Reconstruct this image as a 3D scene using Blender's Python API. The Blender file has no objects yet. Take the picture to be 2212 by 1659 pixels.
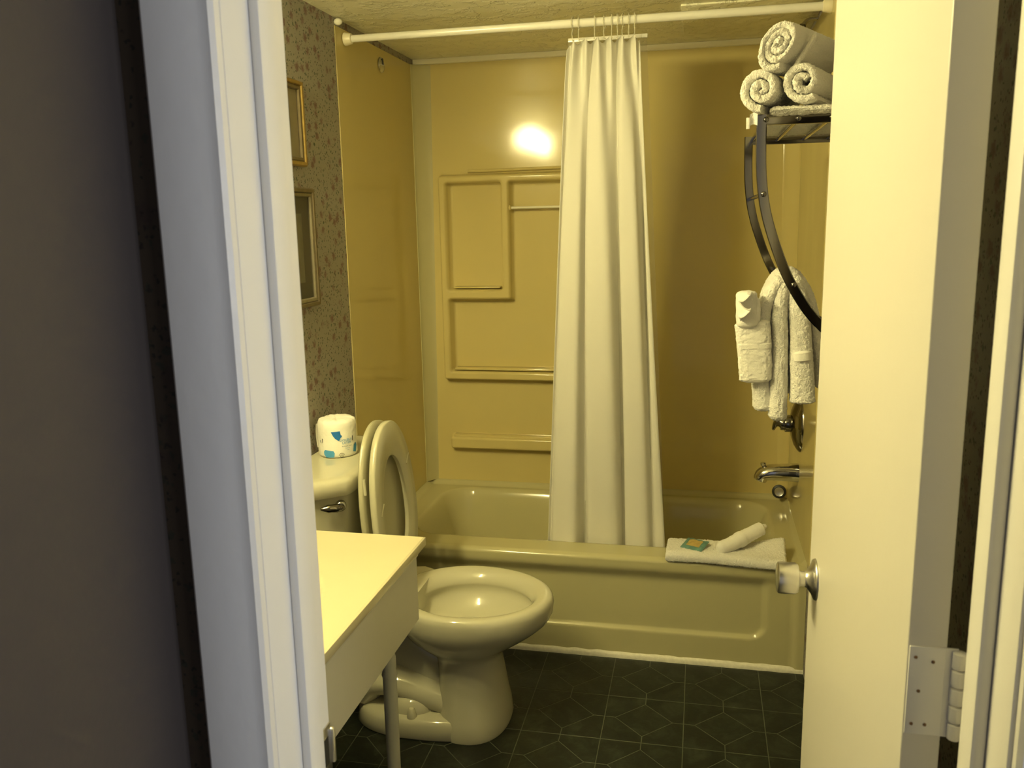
import bpy, bmesh, math, random
from math import sin, cos, pi, sqrt, exp
from mathutils import Vector, Matrix, noise

S = bpy.context.scene
COL = S.collection
random.seed(7)

# ------------------------------------------------------------------ camera
cam_d = bpy.data.cameras.new('camera'); cam = bpy.data.objects.new('camera', cam_d); COL.objects.link(cam)
YAW, PITCH, ROLL, FPX = .2179, .1876, -.0204, 1855.29
fw = Vector((-sin(YAW)*cos(PITCH), cos(YAW)*cos(PITCH), -sin(PITCH)))
r0 = Vector((cos(YAW), sin(YAW), 0)); u0 = r0.cross(fw)
rr = r0*cos(ROLL)+u0*sin(ROLL); uu = -r0*sin(ROLL)+u0*cos(ROLL)
M = Matrix.Identity(4)
for i in range(3):
    M[i][0] = rr[i]; M[i][1] = uu[i]; M[i][2] = -fw[i]
M[0][3], M[1][3], M[2][3] = .2642, -2.5434, 1.5135
cam.matrix_world = M
cam_d.sensor_fit = 'HORIZONTAL'; cam_d.sensor_width = 36; cam_d.lens = 36*FPX/2212
cam_d.clip_start = .02
cam_d.dof.use_dof = True; cam_d.dof.focus_distance = 2.9; cam_d.dof.aperture_fstop = 13.5
S.camera = cam

# ------------------------------------------------------------------ world, lights, exposure
w = bpy.data.worlds.new('world'); S.world = w; w.use_nodes = True
w.node_tree.nodes['Background'].inputs[0].default_value = (.88, .90, 1.0, 1)
w.node_tree.nodes['Background'].inputs[1].default_value = .22
# cool daylight fill added to brighten the door jamb; its hall window is unseen
fill_l = bpy.data.lights.new('jamb_fill', 'AREA'); fill_l.shape = 'RECTANGLE'; fill_l.size = 1.0; fill_l.size_y = 1.1
fill_l.energy = 24; fill_l.color = (.90, .94, 1.0)
fill_o = bpy.data.objects.new('jamb_fill', fill_l); COL.objects.link(fill_o)
fill_o.location = (1.90, -2.65, 1.45); fill_o.rotation_euler = (0, math.radians(90), 0)
S.view_settings.view_transform = 'Standard'; S.view_settings.look = 'None'
S.view_settings.gamma = 1; S.view_settings.use_curve_mapping = False
S.view_settings.exposure = 0.0
LAMP = 232.0
LAMP_COL = (1.0, .87, .40, 1)

# ------------------------------------------------------------------ materials
def srgb(r, g, b):
    f = lambda c: (c/255/12.92) if c/255 <= .04045 else ((c/255+.055)/1.055)**2.4
    return (f(r), f(g), f(b), 1)
def mat(name, col, rough=.5, metal=0, noise_s=None, amt=.06, bump=None, bump_s=80, bump_d=.002, coat=0, sss=0, spec=.5, bump_detail=3):
    m = bpy.data.materials.new(name); m.use_nodes = True
    nt = m.node_tree; b = nt.nodes['Principled BSDF']
    if len(col) == 3: col = (*col, 1)
    b.inputs['Base Color'].default_value = col
    b.inputs['Roughness'].default_value = rough; b.inputs['Metallic'].default_value = metal
    b.inputs['Coat Weight'].default_value = coat; b.inputs['Coat Roughness'].default_value = .05
    b.inputs['Specular IOR Level'].default_value = spec
    tc = nt.nodes.new('ShaderNodeTexCoord')
    if noise_s:
        n = nt.nodes.new('ShaderNodeTexNoise'); n.inputs['Scale'].default_value = noise_s; n.inputs['Detail'].default_value = 4
        nt.links.new(tc.outputs['Object'], n.inputs['Vector'])
        mx = nt.nodes.new('ShaderNodeMix'); mx.data_type = 'RGBA'
        mx.inputs[6].default_value = tuple(c*(1-amt) for c in col[:3])+(1,)
        mx.inputs[7].default_value = tuple(min(1, c*(1+amt)) for c in col[:3])+(1,)
        nt.links.new(n.outputs['Fac'], mx.inputs[0]); nt.links.new(mx.outputs[2], b.inputs['Base Color'])
    if bump:
        n2 = nt.nodes.new('ShaderNodeTexNoise'); n2.inputs['Scale'].default_value = bump_s; n2.inputs['Detail'].default_value = bump_detail
        nt.links.new(tc.outputs['Object'], n2.inputs['Vector'])
        bp = nt.nodes.new('ShaderNodeBump'); bp.inputs['Strength'].default_value = bump; bp.inputs['Distance'].default_value = bump_d
        nt.links.new(n2.outputs['Fac'], bp.inputs['Height']); nt.links.new(bp.outputs['Normal'], b.inputs['Normal'])
    return m

M_PANEL = mat('tan_fibreglass', (.63, .53, .235), .10, noise_s=1.3, amt=.05, spec=.32, bump=.3, bump_s=3.5, bump_d=.010, bump_detail=1)
M_TUB = mat('almond_enamel', (.52, .485, .28), .12, noise_s=2, amt=.03)
M_CERAMIC = mat('almond_ceramic', (.56, .54, .41), .08, noise_s=3, amt=.02)
M_SEAT = mat('seat_plastic', (.56, .54, .40), .18, noise_s=3, amt=.02)
M_COVER = mat('seat_cover_plastic', (.46, .44, .31), .2, noise_s=3, amt=.02)
M_CHROME = mat('chrome', (.62, .61, .60), .09, 1)
M_DCHROME = mat('dark_chrome', (.24, .225, .20), .12, 1)
M_BRUSHED = mat('worn_steel', (.66, .65, .62), .28, 1)
M_PAINT = mat('cream_paint', (.84, .80, .72), .32, noise_s=1.5, amt=.03, bump=.12, bump_s=60)
M_DOOR = mat('door_paint', (.74, .71, .64), .34, noise_s=1.2, amt=.03, bump=.15, bump_s=30)
M_JAMB = mat('jamb_paint', (.84, .82, .78), .38, noise_s=2, amt=.04, bump=.3, bump_s=40)
M_GREY = mat('dark_grey_wall_paint', (.062, .050, .046), .6, noise_s=2, amt=.08, bump=.2, bump_s=90)
M_COUNTER = mat('cultured_marble', (.67, .61, .41), .16, noise_s=6, amt=.05)
M_SKIRT = mat('vanity_paint', (.72, .70, .60), .4, noise_s=2, amt=.04)
M_LEG = mat('leg_paint', (.60, .60, .52), .35, noise_s=8, amt=.06)
M_TOWEL = mat('white_terry', (.95, .93, .88), .95, noise_s=160, amt=.05, bump=1.0, bump_s=350, bump_d=.004)
M_WASH = mat('white_washcloth', (.95, .93, .88), .9, noise_s=90, amt=.04, bump=.6, bump_s=500, bump_d=.002)
M_PLAST = mat('ivory_plastic', (.84, .78, .58), .3)
M_ROD = mat('white_enamel_rod', (.84, .82, .74), .2)
M_CAULK = mat('white_caulk', (.82, .79, .68), .5, noise_s=70, amt=.18, bump=.7, bump_s=60, bump_d=.003)
M_BLACK = mat('black_rubber', (.012, .012, .012), .45)
M_GOLD = mat('gilt_wood', (.36, .25, .08), .32, .75, noise_s=60, amt=.35)
M_DFRAME = mat('dark_gilt_wood', (.13, .10, .055), .35, .3, noise_s=60, amt=.3)
M_SILV = mat('tarnished_gilt', (.22, .19, .13), .35, .5, noise_s=60, amt=.3)
M_MATB2 = mat('dark_mat_board', (.13, .12, .085), .7, noise_s=10, amt=.1)
M_BEADM = mat('aged_caulk', (.42, .35, .17), .7)
M_TRIMW = mat('cream_trim_paint', (.86, .82, .66), .4)
M_MATB = mat('picture_mat_board', (.55, .46, .28), .7, noise_s=10, amt=.1)
M_PAPER = mat('paper_wrap', (.90, .88, .82), .7, noise_s=30, amt=.03, bump=.8, bump_s=45, bump_d=.003)
M_BLUE = mat('blue_print', srgb(20, 105, 180), .6)
M_LBLUE = mat('light_blue_print', srgb(75, 150, 205), .6)
M_INK = mat('dark_blue_ink', srgb(40, 70, 105), .6)
M_TEAL = mat('teal_wrapper', (.12, .25, .22), .3, noise_s=60, amt=.35, bump=.7, bump_s=70)
M_ORNG = mat('orange_print', (.50, .36, .12), .4, noise_s=90, amt=.25)
M_GROUT = mat('vinyl_seam', (.085, .095, .065), .6)
M_RUST = mat('rusty_screw', (.20, .11, .05), .7)
M_CARPET = mat('hall_carpet', (.10, .09, .08), .95, noise_s=200, amt=.3)

def m_fabric():
    m = mat('curtain_fabric', (.93, .91, .84), .75, noise_s=1.5, amt=.02, bump=.15, bump_s=700, bump_d=.001)
    nt = m.node_tree; b = nt.nodes['Principled BSDF']; out = nt.nodes['Material Output']
    t = nt.nodes.new('ShaderNodeBsdfTranslucent'); t.inputs[0].default_value = (.85, .80, .66, 1)
    a = nt.nodes.new('ShaderNodeMixShader'); a.inputs[0].default_value = .22
    nt.links.new(b.outputs[0], a.inputs[1]); nt.links.new(t.outputs[0], a.inputs[2]); nt.links.new(a.outputs[0], out.inputs[0])
    return m
M_CURT = m_fabric()
def m_clear(name, col, f):
    m = bpy.data.materials.new(name); m.use_nodes = True
    nt = m.node_tree; b = nt.nodes['Principled BSDF']; out = nt.nodes['Material Output']
    b.inputs['Base Color'].default_value = col; b.inputs['Roughness'].default_value = .15
    t = nt.nodes.new('ShaderNodeBsdfTransparent')
    a = nt.nodes.new('ShaderNodeMixShader'); a.inputs[0].default_value = f
    nt.links.new(t.outputs[0], a.inputs[1]); nt.links.new(b.outputs[0], a.inputs[2]); nt.links.new(a.outputs[0], out.inputs[0])
    return m
M_CLEAR = m_clear('clear_vinyl', (.8, .78, .65, 1), .30)
M_HOOK = m_clear('clear_plastic_hook', (.8, .76, .6, 1), .5)
M_GLASS = m_clear('picture_glass', (.1, .09, .07, 1), .25)

def m_wallpaper(name, base, flower, leaf):
    m = bpy.data.materials.new(name); m.use_nodes = True
    nt = m.node_tree; N = nt.nodes.new; L = nt.links.new
    b = nt.nodes['Principled BSDF']; b.inputs['Roughness'].default_value = .55
    tc = N('ShaderNodeTexCoord')
    col = None
    def spots(scale, size, colr, prev, soft, offs, warp):
        mp = N('ShaderNodeMapping'); mp.inputs['Location'].default_value = offs; L(tc.outputs['Object'], mp.inputs[0])
        nz = N('ShaderNodeTexNoise'); nz.inputs['Scale'].default_value = 150; nz.inputs['Detail'].default_value = 2
        L(tc.outputs['Object'], nz.inputs['Vector'])
        vm = N('ShaderNodeVectorMath'); vm.operation = 'MULTIPLY_ADD'; vm.inputs[1].default_value = (warp,)*3
        L(nz.outputs['Color'], vm.inputs[0]); L(mp.outputs[0], vm.inputs[2])
        v = N('ShaderNodeTexVoronoi'); v.inputs['Scale'].default_value = scale; L(vm.outputs[0], v.inputs['Vector'])
        mr = N('ShaderNodeMapRange'); mr.inputs[1].default_value = size-soft; mr.inputs[2].default_value = size+soft
        mr.inputs[3].default_value = 1; mr.inputs[4].default_value = 0
        L(v.outputs['Distance'], mr.inputs[0])
        mx = N('ShaderNodeMix'); mx.data_type = 'RGBA'; mx.inputs[7].default_value = colr
        if prev is None: mx.inputs[6].default_value = base
        else: L(prev, mx.inputs[6])
        ml = N('ShaderNodeMath'); ml.operation = 'MULTIPLY'; ml.inputs[1].default_value = .95; L(mr.outputs[0], ml.inputs[0])
        L(ml.outputs[0], mx.inputs[0]); return mx.outputs[2]
    col = spots(55, .22, leaf, None, .05, (0, 0, 0), .014)
    col = spots(90, .20, tuple(c*.45 for c in leaf[:3])+(1,), col, .05, (3, 1, 2), .010)
    col = spots(24, .27, flower, col, .10, (5, 2, 1), .020)
    col = spots(70, .15, tuple(c*.5 for c in flower[:3])+(1,), col, .05, (1, 7, 4), .012)
    L(col, b.inputs['Base Color']); return m
M_HALLP = m_wallpaper('shaded_hall_wallpaper', (.055, .038, .022, 1), (.045, .028, .020, 1), (.03, .03, .018, 1))  # brown hall paper, with the shade beside the casing put into its colours
M_WALLP = m_wallpaper('floral_wallpaper', (.31, .29, .26, 1), (.17, .095, .10, 1), (.07, .10, .075, 1))

def m_ceiling():
    m = mat('textured_ceiling', (.93, .90, .70), .30)
    nt = m.node_tree; N = nt.nodes.new; L = nt.links.new; b = nt.nodes['Principled BSDF']
    tc = N('ShaderNodeTexCoord'); n = N('ShaderNodeTexNoise'); n.inputs['Scale'].default_value = 16; n.inputs['Detail'].default_value = 5; n.inputs['Roughness'].default_value = .6
    L(tc.outputs['Object'], n.inputs['Vector'])
    cr = N('ShaderNodeMapRange'); cr.inputs[1].default_value = .47; cr.inputs[2].default_value = .60; cr.interpolation_type = 'SMOOTHSTEP'
    L(n.outputs['Fac'], cr.inputs[0])
    bp = N('ShaderNodeBump'); bp.inputs['Strength'].default_value = .9; bp.inputs['Distance'].default_value = .006
    L(cr.outputs[0], bp.inputs['Height']); L(bp.outputs[0], b.inputs['Normal'])
    return m
M_CEIL = m_ceiling()

def m_floor():
    m = bpy.data.materials.new('green_marble_vinyl'); m.use_nodes = True
    nt = m.node_tree; N = nt.nodes.new; L = nt.links.new; b = nt.nodes['Principled BSDF']
    b.inputs['Roughness'].default_value = .42; b.inputs['Specular IOR Level'].default_value = .3
    g = N('ShaderNodeNewGeometry')
    n = N('ShaderNodeTexNoise'); n.inputs['Scale'].default_value = 14; n.inputs['Detail'].default_value = 7; n.inputs['Roughness'].default_value = .7
    n.inputs['Distortion'].default_value = .6
    L(g.outputs['Position'], n.inputs['Vector'])
    r = N('ShaderNodeValToRGB'); e = r.color_ramp.elements
    e[0].position = .30; e[0].color = (.005, .0065, .0045, 1); e[1].position = .72; e[1].color = (.034, .042, .030, 1)
    x = e.new(.5); x.color = (.011, .014, .010, 1)
    L(n.outputs['Fac'], r.inputs[0]); L(r.outputs[0], b.inputs['Base Color'])
    n3 = N('ShaderNodeTexNoise'); n3.inputs['Scale'].default_value = 120; L(g.outputs['Position'], n3.inputs['Vector'])
    bp = N('ShaderNodeBump'); bp.inputs['Strength'].default_value = .25; bp.inputs['Distance'].default_value = .001
    L(n3.outputs['Fac'], bp.inputs['Height']); L(bp.outputs[0], b.inputs['Normal'])
    return m
M_TILE = m_floor()

def m_emit(name, col, st):
    m = bpy.data.materials.new(name); m.use_nodes = True
    nt = m.node_tree; b = nt.nodes['Principled BSDF']
    b.inputs['Emission Color'].default_value = col; b.inputs['Emission Strength'].default_value = st
    b.inputs['Base Color'].default_value = (.9, .88, .8, 1)
    return m
M_LAMP = m_emit('lit_frosted_glass', LAMP_COL, LAMP)

# ------------------------------------------------------------------ helpers
def link(name, me, m, parent=None, smooth=True, ang=40):
    """verts in world coordinates; re-based on the parent Empty or on the mesh's own foot"""
    if parent is not None: org = wloc(parent)
    else:
        co = [v.co for v in me.vertices]
        xs = [c.x for c in co]; ys = [c.y for c in co]; zs = [c.z for c in co]
        org = Vector(((min(xs)+max(xs))/2, (min(ys)+max(ys))/2, min(zs)))
    me.transform(Matrix.Translation(-org))
    o = bpy.data.objects.new(name, me); COL.objects.link(o)
    if parent is not None: o.parent = parent
    else: o.location = org
    ms = m if isinstance(m, (list, tuple)) else [m]
    for k in ms: me.materials.append(k)
    if smooth:
        for p in me.polygons: p.use_smooth = True
        try: me.set_sharp_from_angle(angle=math.radians(ang))
        except Exception: pass
    return o
def wloc(o):
    v = Vector(o.location)
    while o.parent: o = o.parent; v = v+Vector(o.location)
    return v
def mesh_vf(vs, fs):
    me = bpy.data.meshes.new('m'); me.from_pydata([tuple(v) for v in vs], [], fs); me.update()
    bm = bmesh.new(); bm.from_mesh(me); bmesh.ops.recalc_face_normals(bm, faces=bm.faces); bm.to_mesh(me); bm.free()
    return me
class B:
    """collects shapes into one mesh"""
    def __init__(s): s.v = []; s.f = []
    def add(s, vs, fs):
        n = len(s.v); s.v += [tuple(v) for v in vs]; s.f += [tuple(i+n for i in f) for f in fs]; return s
    def box(s, x0, x1, y0, y1, z0, z1, bev=0, seg=2):
        bm = bmesh.new(); bmesh.ops.create_cube(bm, size=1)
        for v in bm.verts:
            v.co = Vector((x0+(v.co.x+.5)*(x1-x0), y0+(v.co.y+.5)*(y1-y0), z0+(v.co.z+.5)*(z1-z0)))
        if bev: bmesh.ops.bevel(bm, geom=list(bm.edges), offset=bev, segments=seg, affect='EDGES', profile=.5)
        bm.verts.index_update(); s.add([v.co[:] for v in bm.verts], [[v.index for v in f.verts] for f in bm.faces]); bm.free(); return s
    def lathe(s, prof, org, axis=(0, 0, 1), seg=32, wob=None):
        """prof: list of (radius, height along the axis)"""
        ax = Vector(axis).normalized(); t = Vector((0, 0, 1)) if abs(ax.z) < .9 else Vector((1, 0, 0))
        a = ax.cross(t).normalized(); b = ax.cross(a)
        rings = []
        for r, h in prof:
            rings.append([Vector(org)+ax*h+(a*cos(2*pi*k/seg)+b*sin(2*pi*k/seg))*max(r, 1e-5)*(wob(k, r) if wob else 1) for k in range(seg)])
        return s.rings(rings)
    def rings(s, rings, caps=True, closed=True):
        n = len(rings[0]); vs = [p for r in rings for p in r]; fs = []
        for i in range(len(rings)-1):
            for k in range(n if closed else n-1):
                j = (k+1) % n
                fs.append((i*n+k, i*n+j, (i+1)*n+j, (i+1)*n+k))
        if caps and closed:
            fs.append(tuple(range(n))[::-1]); fs.append(tuple((len(rings)-1)*n+k for k in range(n)))
        return s.add(vs, fs)
    def tube(s, pts, rad, seg=12, sec=None, up=None):
        """sweep; rad number or list; sec = list of 2D offsets instead of a circle"""
        P = [Vector(p) for p in pts]; R = []
        prev = Vector(up) if up else None
        for i, p in enumerate(P):
            d = (P[min(i+1, len(P)-1)]-P[max(i-1, 0)]).normalized()
            if prev is None:
                prev = Vector((0, 0, 1)) if abs(d.z) < .9 else Vector((0, 1, 0))
            a = d.cross(prev).normalized(); b = a.cross(d).normalized()
            if not up: prev = b
            rd = rad[i] if isinstance(rad, (list, tuple)) else rad
            if sec: R.append([p+a*u*rd+b*v*rd for u, v in sec])
            else: R.append([p+(a*cos(2*pi*k/seg)+b*sin(2*pi*k/seg))*rd for k in range(seg)])
        return s.rings(R)
    def sphere(s, c, r, sc=(1, 1, 1), seg=16):
        bm = bmesh.new(); bmesh.ops.create_uvsphere(bm, u_segments=seg, v_segments=seg//2, radius=r)
        s.add([(c[0]+v.co.x*sc[0], c[1]+v.co.y*sc[1], c[2]+v.co.z*sc[2]) for v in bm.verts], [[v.index for v in f.verts] for f in bm.faces]) if bm.verts.index_update() is None else 0
        bm.free(); return s
    def mesh(s): return mesh_vf(s.v, s.f)
def part(name, b, m, parent, **k):
    lab = k.pop('label', None)
    o = link(name, b.mesh() if isinstance(b, B) else b, m, parent, **k)
    if lab: o['label'] = lab
    return o
def thing(name, label, cat, loc, group=None):
    o = bpy.data.objects.new(name, None); COL.objects.link(o); o.location = loc
    o.empty_display_size = .05
    o['label'] = label; o['category'] = cat
    if group: o['group'] = group
    return o
def tag(o, label, cat, group=None):
    o['label'] = label; o['category'] = cat
    if group: o['group'] = group
    return o
def struct(name, b, m, parent=None, **k):
    o = link(name, b.mesh() if isinstance(b, B) else b, m, parent, **k); o['kind'] = 'structure'
    return o
def sstep(a, b, x):
    t = max(0, min(1, (x-a)/(b-a))); return t*t*(3-2*t)
def box_d(x, z, x0, x1, z0, z1, r=.02):
    """signed distance to a rounded rectangle (negative inside)"""
    dx = abs(x-(x0+x1)/2)-(x1-x0)/2+r; dz = abs(z-(z0+z1)/2)-(z1-z0)/2+r
    return sqrt(max(dx, 0)**2+max(dz, 0)**2)+min(max(dx, dz), 0)-r
def grid(us, vs, fn):
    V = [fn(u, v) for v in vs for u in us]; n = len(us); F = []
    for j in range(len(vs)-1):
        for i in range(n-1):
            F.append((j*n+i, j*n+i+1, (j+1)*n+i+1, (j+1)*n+i))
    return V, F
def lin(a, b, st):
    n = max(1, int(round((b-a)/st))); return [a+(b-a)*i/n for i in range(n+1)]
def oriented(o_me, ref):
    """flip an open sheet so that its normals look along ref"""
    s = sum((p.normal.dot(Vector(ref))*p.area for p in o_me.polygons))
    if s < 0: o_me.flip_normals()
    return o_me
def catmull(pts, n=8):
    P = [Vector(p) for p in pts]; out = []
    for i in range(len(P)-1):
        p0 = P[max(i-1, 0)]; p1 = P[i]; p2 = P[i+1]; p3 = P[min(i+2, len(P)-1)]
        for k in range(n):
            t = k/n
            out.append(.5*((2*p1)+(-p0+p2)*t+(2*p0-5*p1+4*p2-p3)*t*t+(-p0+3*p1-3*p2+p3)*t**3))
    out.append(P[-1]); return out

XL, XR, YB, YT, ZC, YP, ZR = -.898, .626, .987, .255, 2.164, .18, .378
YW = -1.70          # bathroom face of the door wall
YH = -1.82          # hall face of the door wall
XO0, XO1 = -.149, .524   # door opening between jamb faces
HEAD = 2.02

# ------------------------------------------------------------------ room shell
struct('wall_left', B().box(XL-.08, XL, YW-.12, YB+.08, 0, ZC), M_WALLP, smooth=False)
struct('wall_back', B().box(XL-.08, XR+.08, YB+.022, YB+.10, 0, ZC), M_PANEL, smooth=False)
struct('wall_right', B().box(XR, XR+.08, YW-.12, YB+.08, 0, ZC), M_WALLP, smooth=False)
struct('ceiling', B().box(XL-.08, XR+.08, YW-.12, YB+.10, ZC, ZC+.06), M_CEIL, smooth=False)
# door wall: pieces left and right of the opening and above it, and out to the hall side
struct('wall_front', B().box(XL, XO0-.02, YH, YW, 0, ZC).box(XO1+.02, XR, YH, YW, 0, ZC).box(XO0-.02, XO1+.02, YH, YW, HEAD+.02, ZC)
       .box(XL, XR, YH, YW, ZC, 2.45), M_WALLP, smooth=False)
struct('wall_hall_front', B().box(-.30, XO0-.02, YH-.002, YH, 0, 2.45).box(XO1+.02, 1.8, YH-.002, YH, 0, 2.45).box(XO0-.02, XO1+.02, YH-.002, YH, HEAD+.02, 2.45), M_HALLP, smooth=False)
struct('wall_hall', B().box(-.34, -.2505, -3.9, YH, 0, 2.45), M_GREY, smooth=False)
struct('floor_hall', B().box(-.34, 1.8, -3.9, YW, -.05, 0), M_CARPET, smooth=False)
struct('wall_hall_right', B().box(1.8, 1.86, -3.9, -3.15, 0, 2.45).box(1.8, 1.86, -2.15, YH, 0, 2.45).box(1.8, 1.86, -3.15, -2.15, 0, .9).box(1.8, 1.86, -3.15, -2.15, 2.0, 2.45), M_JAMB, smooth=False)
struct('added_hall_window', B().box(1.79, 1.87, -3.19, -3.13, .86, 2.04, .004).box(1.79, 1.87, -2.17, -2.11, .86, 2.04, .004).box(1.79, 1.87, -3.13, -2.17, .86, .92, .004).box(1.79, 1.87, -3.13, -2.17, 1.98, 2.04, .004).box(1.815, 1.845, -3.13, -2.17, 1.43, 1.47, .004), M_JAMB)  # unseen window frame, added to give the jamb fill light an opening
struct('ceiling_hall', B().box(-.34, 1.8, -3.9, YH, 2.45, 2.5), M_GREY, smooth=False)

# floor: seam-coloured base, vinyl tiles of 24 cm with a diamond inlay each
floor = struct('floor', B().box(XL, XR, YW, YB, -.05, -.0005), M_GROUT, smooth=False)
T = .24; g = .0011; st = .033
def poly_slab(pts, z0, z1, inset):
    cx = sum(p[0] for p in pts)/len(pts); cy = sum(p[1] for p in pts)/len(pts)
    n = len(pts)
    # inset every edge by 'inset'
    def off(d):
        out = []
        for i in range(n):
            p0, p1, p2 = Vector(pts[i-1]), Vector(pts[i]), Vector(pts[(i+1) % n])
            a = (p1-p0).normalized(); b = (p2-p1).normalized()
            na = Vector((-a.y, a.x)); nb = Vector((-b.y, b.x)); m = (na+nb)
            m = m/max(1e-6, m.dot(na)); out.append(p1+m*d)
        return out
    A = off(inset); Bq = off(inset+.0006)
    vs = [(p.x, p.y, z0) for p in A]+[(p.x, p.y, z1-.0005) for p in A]+[(p.x, p.y, z1) for p in Bq]
    fs = []
    for k in range(2):
        for i in range(n):
            j = (i+1) % n; fs.append((k*n+i, k*n+j, (k+1)*n+j, (k+1)*n+i))
    fs.append(tuple(2*n+i for i in range(n)))
    return vs, fs
h = T/2
corner_b = B()
for sx in (1, -1):
    for sy in (1, -1):
        pts = [(sx*h, sy*h), (0, sy*h), (0, sy*(h-st)), (sx*(h-st), 0), (sx*h, 0)]
        if sx*sy < 0: pts = pts[::-1]
        corner_b.add(*poly_slab(pts, -.0016, 0, g))
dia_b = B().add(*poly_slab([(h-st, 0), (0, h-st), (-(h-st), 0), (0, -(h-st))], -.0016, 0, g))
cm = corner_b.mesh(); dm = dia_b.mesh(); cm.materials.append(M_TILE); dm.materials.append(M_TILE)
def tile_mesh_clip(me, cx, cy):
    """copy cut at the room edges"""
    bm = bmesh.new(); bm.from_mesh(me)
    cuts = []
    if cx-h < XL: cuts.append(((XL-cx, 0, 0), (-1, 0, 0)))
    if cx+h > XR: cuts.append(((XR-cx, 0, 0), (1, 0, 0)))
    if cy+h > YT+.01: cuts.append(((0, YT+.01-cy, 0), (0, 1, 0)))
    if cy-h < YW: cuts.append(((0, YW-cy, 0), (0, -1, 0)))
    if not cuts: bm.free(); return me
    for co, no in cuts:
        bmesh.ops.bisect_plane(bm, geom=bm.verts[:]+bm.edges[:]+bm.faces[:], plane_co=co, plane_no=no, clear_outer=True)
    if not bm.faces: bm.free(); return None
    m2 = me.copy(); bm.to_mesh(m2); bm.free(); return m2
for i in range(-4, 3):
    for j in range(-8, 2):
        cx = (i+.5)*T; cy = (j+.5)*T
        if cy-h > YT+.005: continue
        a = tile_mesh_clip(cm, cx, cy)
        if a is None: continue
        o = bpy.data.objects.new('tile', a); COL.objects.link(o); o.parent = floor
        o.location = Vector((cx, cy, 0))-Vector(floor.location)
        d = tile_mesh_clip(dm, cx, cy)
        if d is not None:
            q = bpy.data.objects.new('diamond_inlay', d); COL.objects.link(q); q.parent = o

# ------------------------------------------------------------------ door frame
def jamb(name, xs, sgn):
    """xs: jamb face, sgn +1 when the opening lies towards +x"""
    b = B()
    x_out = xs-sgn*.02
    b.box(min(xs, x_out), max(xs, x_out), YH, YW, 0, HEAD+.02, .002)
    return b
t1 = struct('trim_1', jamb('trim_1', XO0, 1), M_JAMB)
part('door_stop', B().box(XO0, XO0+.011, -1.772, -1.737, 0, HEAD, .003), M_JAMB, t1)
sp = part('strike_plate', B().box(XO0-.001, XO0+.0022, -1.732, -1.703, .885, .945, .0008)
          .box(XO0-.001, XO0+.006, -1.704, -1.698, .893, .937, .002), M_BRUSHED, t1)
part('latch_hole', B().box(XO0+.0005, XO0+.0026, -1.724, -1.711, .898, .932), M_BLACK, sp)
t2 = struct('trim_2', jamb('trim_2', XO1, -1), M_JAMB)
part('door_stop', B().box(XO1-.013, XO1, -1.772, -1.737, 0, HEAD, .003), M_JAMB, t2)
t3 = struct('trim_3', B().box(XO0-.02, XO1+.02, YH, YW, HEAD, HEAD+.02, .002), M_JAMB)
part('door_stop', B().box(XO0, XO1, -1.772, -1.737, HEAD-.013, HEAD, .003), M_JAMB, t3)
def casing(x0, x1, z1, inner_right):
    """profiled flat casing on the hall face"""
    b = B(); W = x1-x0
    prof = [(0, 0), (0, .010), (.004, .014), (W-.022, .016), (W-.015, .013), (W-.004, .013), (W, .009), (W, 0)]
    ring = lambda z: [Vector(((x0+u) if inner_right else (x1-u), YH-v, z)) for u, v in prof]
    return b.rings([ring(0), ring(z1)])
struct('trim_4', casing(-.2215, XO0-.001, HEAD+.07, True), M_JAMB)
struct('trim_5', casing(XO1+.004, XO1+.0885, HEAD+.07, False), M_JAMB)
struct('trim_6', B().box(-.2215, XO1+.0885, YH-.014, YH, HEAD+.004, HEAD+.075, .003), M_JAMB)

# ------------------------------------------------------------------ bathroom door, swung open
door = thing('door_1', 'x', 'door', (.488, -1.70, 0)); del door['label']; del door['category']; door['kind'] = 'structure'
door.rotation_euler = (0, 0, 0)
# leaf from (.47,-1.70) to (.46,-1.055), 36 mm thick, built along its own slight angle
dv = Vector((.46-.47, -1.055+1.70, 0)).normalized(); nv = Vector((dv.y, -dv.x, 0))   # nv points to +x
DW = .645; P0 = Vector((.47, -1.70, .012))
def DP(a, t, z): return P0+dv*a+nv*t+Vector((0, 0, z))
def dbox(b, a0, a1, t0, t1, z0, z1, bev=0):
    bb = B().box(a0, a1, t0, t1, z0, z1, bev)
    b.add([DP(*v) for v in bb.v], bb.f); return b
part('door_leaf', dbox(B(), 0, DW, 0, .036, 0, 2.0, .0015), M_DOOR, door, smooth=False)
KC = DP(.575, 0, .917-.012)
kn = part('door_knob', B().lathe([(0, -.062), (.0235, -.062), (.026, -.060), (.0265, -.056), (.0262, -.034), (.023, -.0285), (.014, -.027), (.0125, -.024), (.0125, -.014), (.0, -.014)][::-1], KC, tuple(nv), 40), M_BRUSHED, door, label='satin steel cylindrical knob')
part('rose', B().lathe([(0, -.0175), (.0135, -.0175), (.015, -.014), (.024, -.008), (.033, -.004), (.0345, -.001), (.0345, .0002), (0, .0002)], KC, tuple(nv), 40), M_BRUSHED, kn)
KD = DP(.575, .036, .917-.012)
kn2 = part('door_knob', B().lathe([(0, .062), (.0235, .062), (.026, .060), (.0265, .056), (.0262, .034), (.023, .0285), (.014, .027), (.0125, .024), (.0125, .004), (.0, .004)], KD, tuple(nv), 32), M_BRUSHED, door)
part('rose', B().lathe([(0, .0175), (.0135, .0175), (.024, .008), (.0345, .001), (.0345, -.0002), (0, -.0002)], KD, tuple(nv), 32), M_BRUSHED, kn2)
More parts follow.
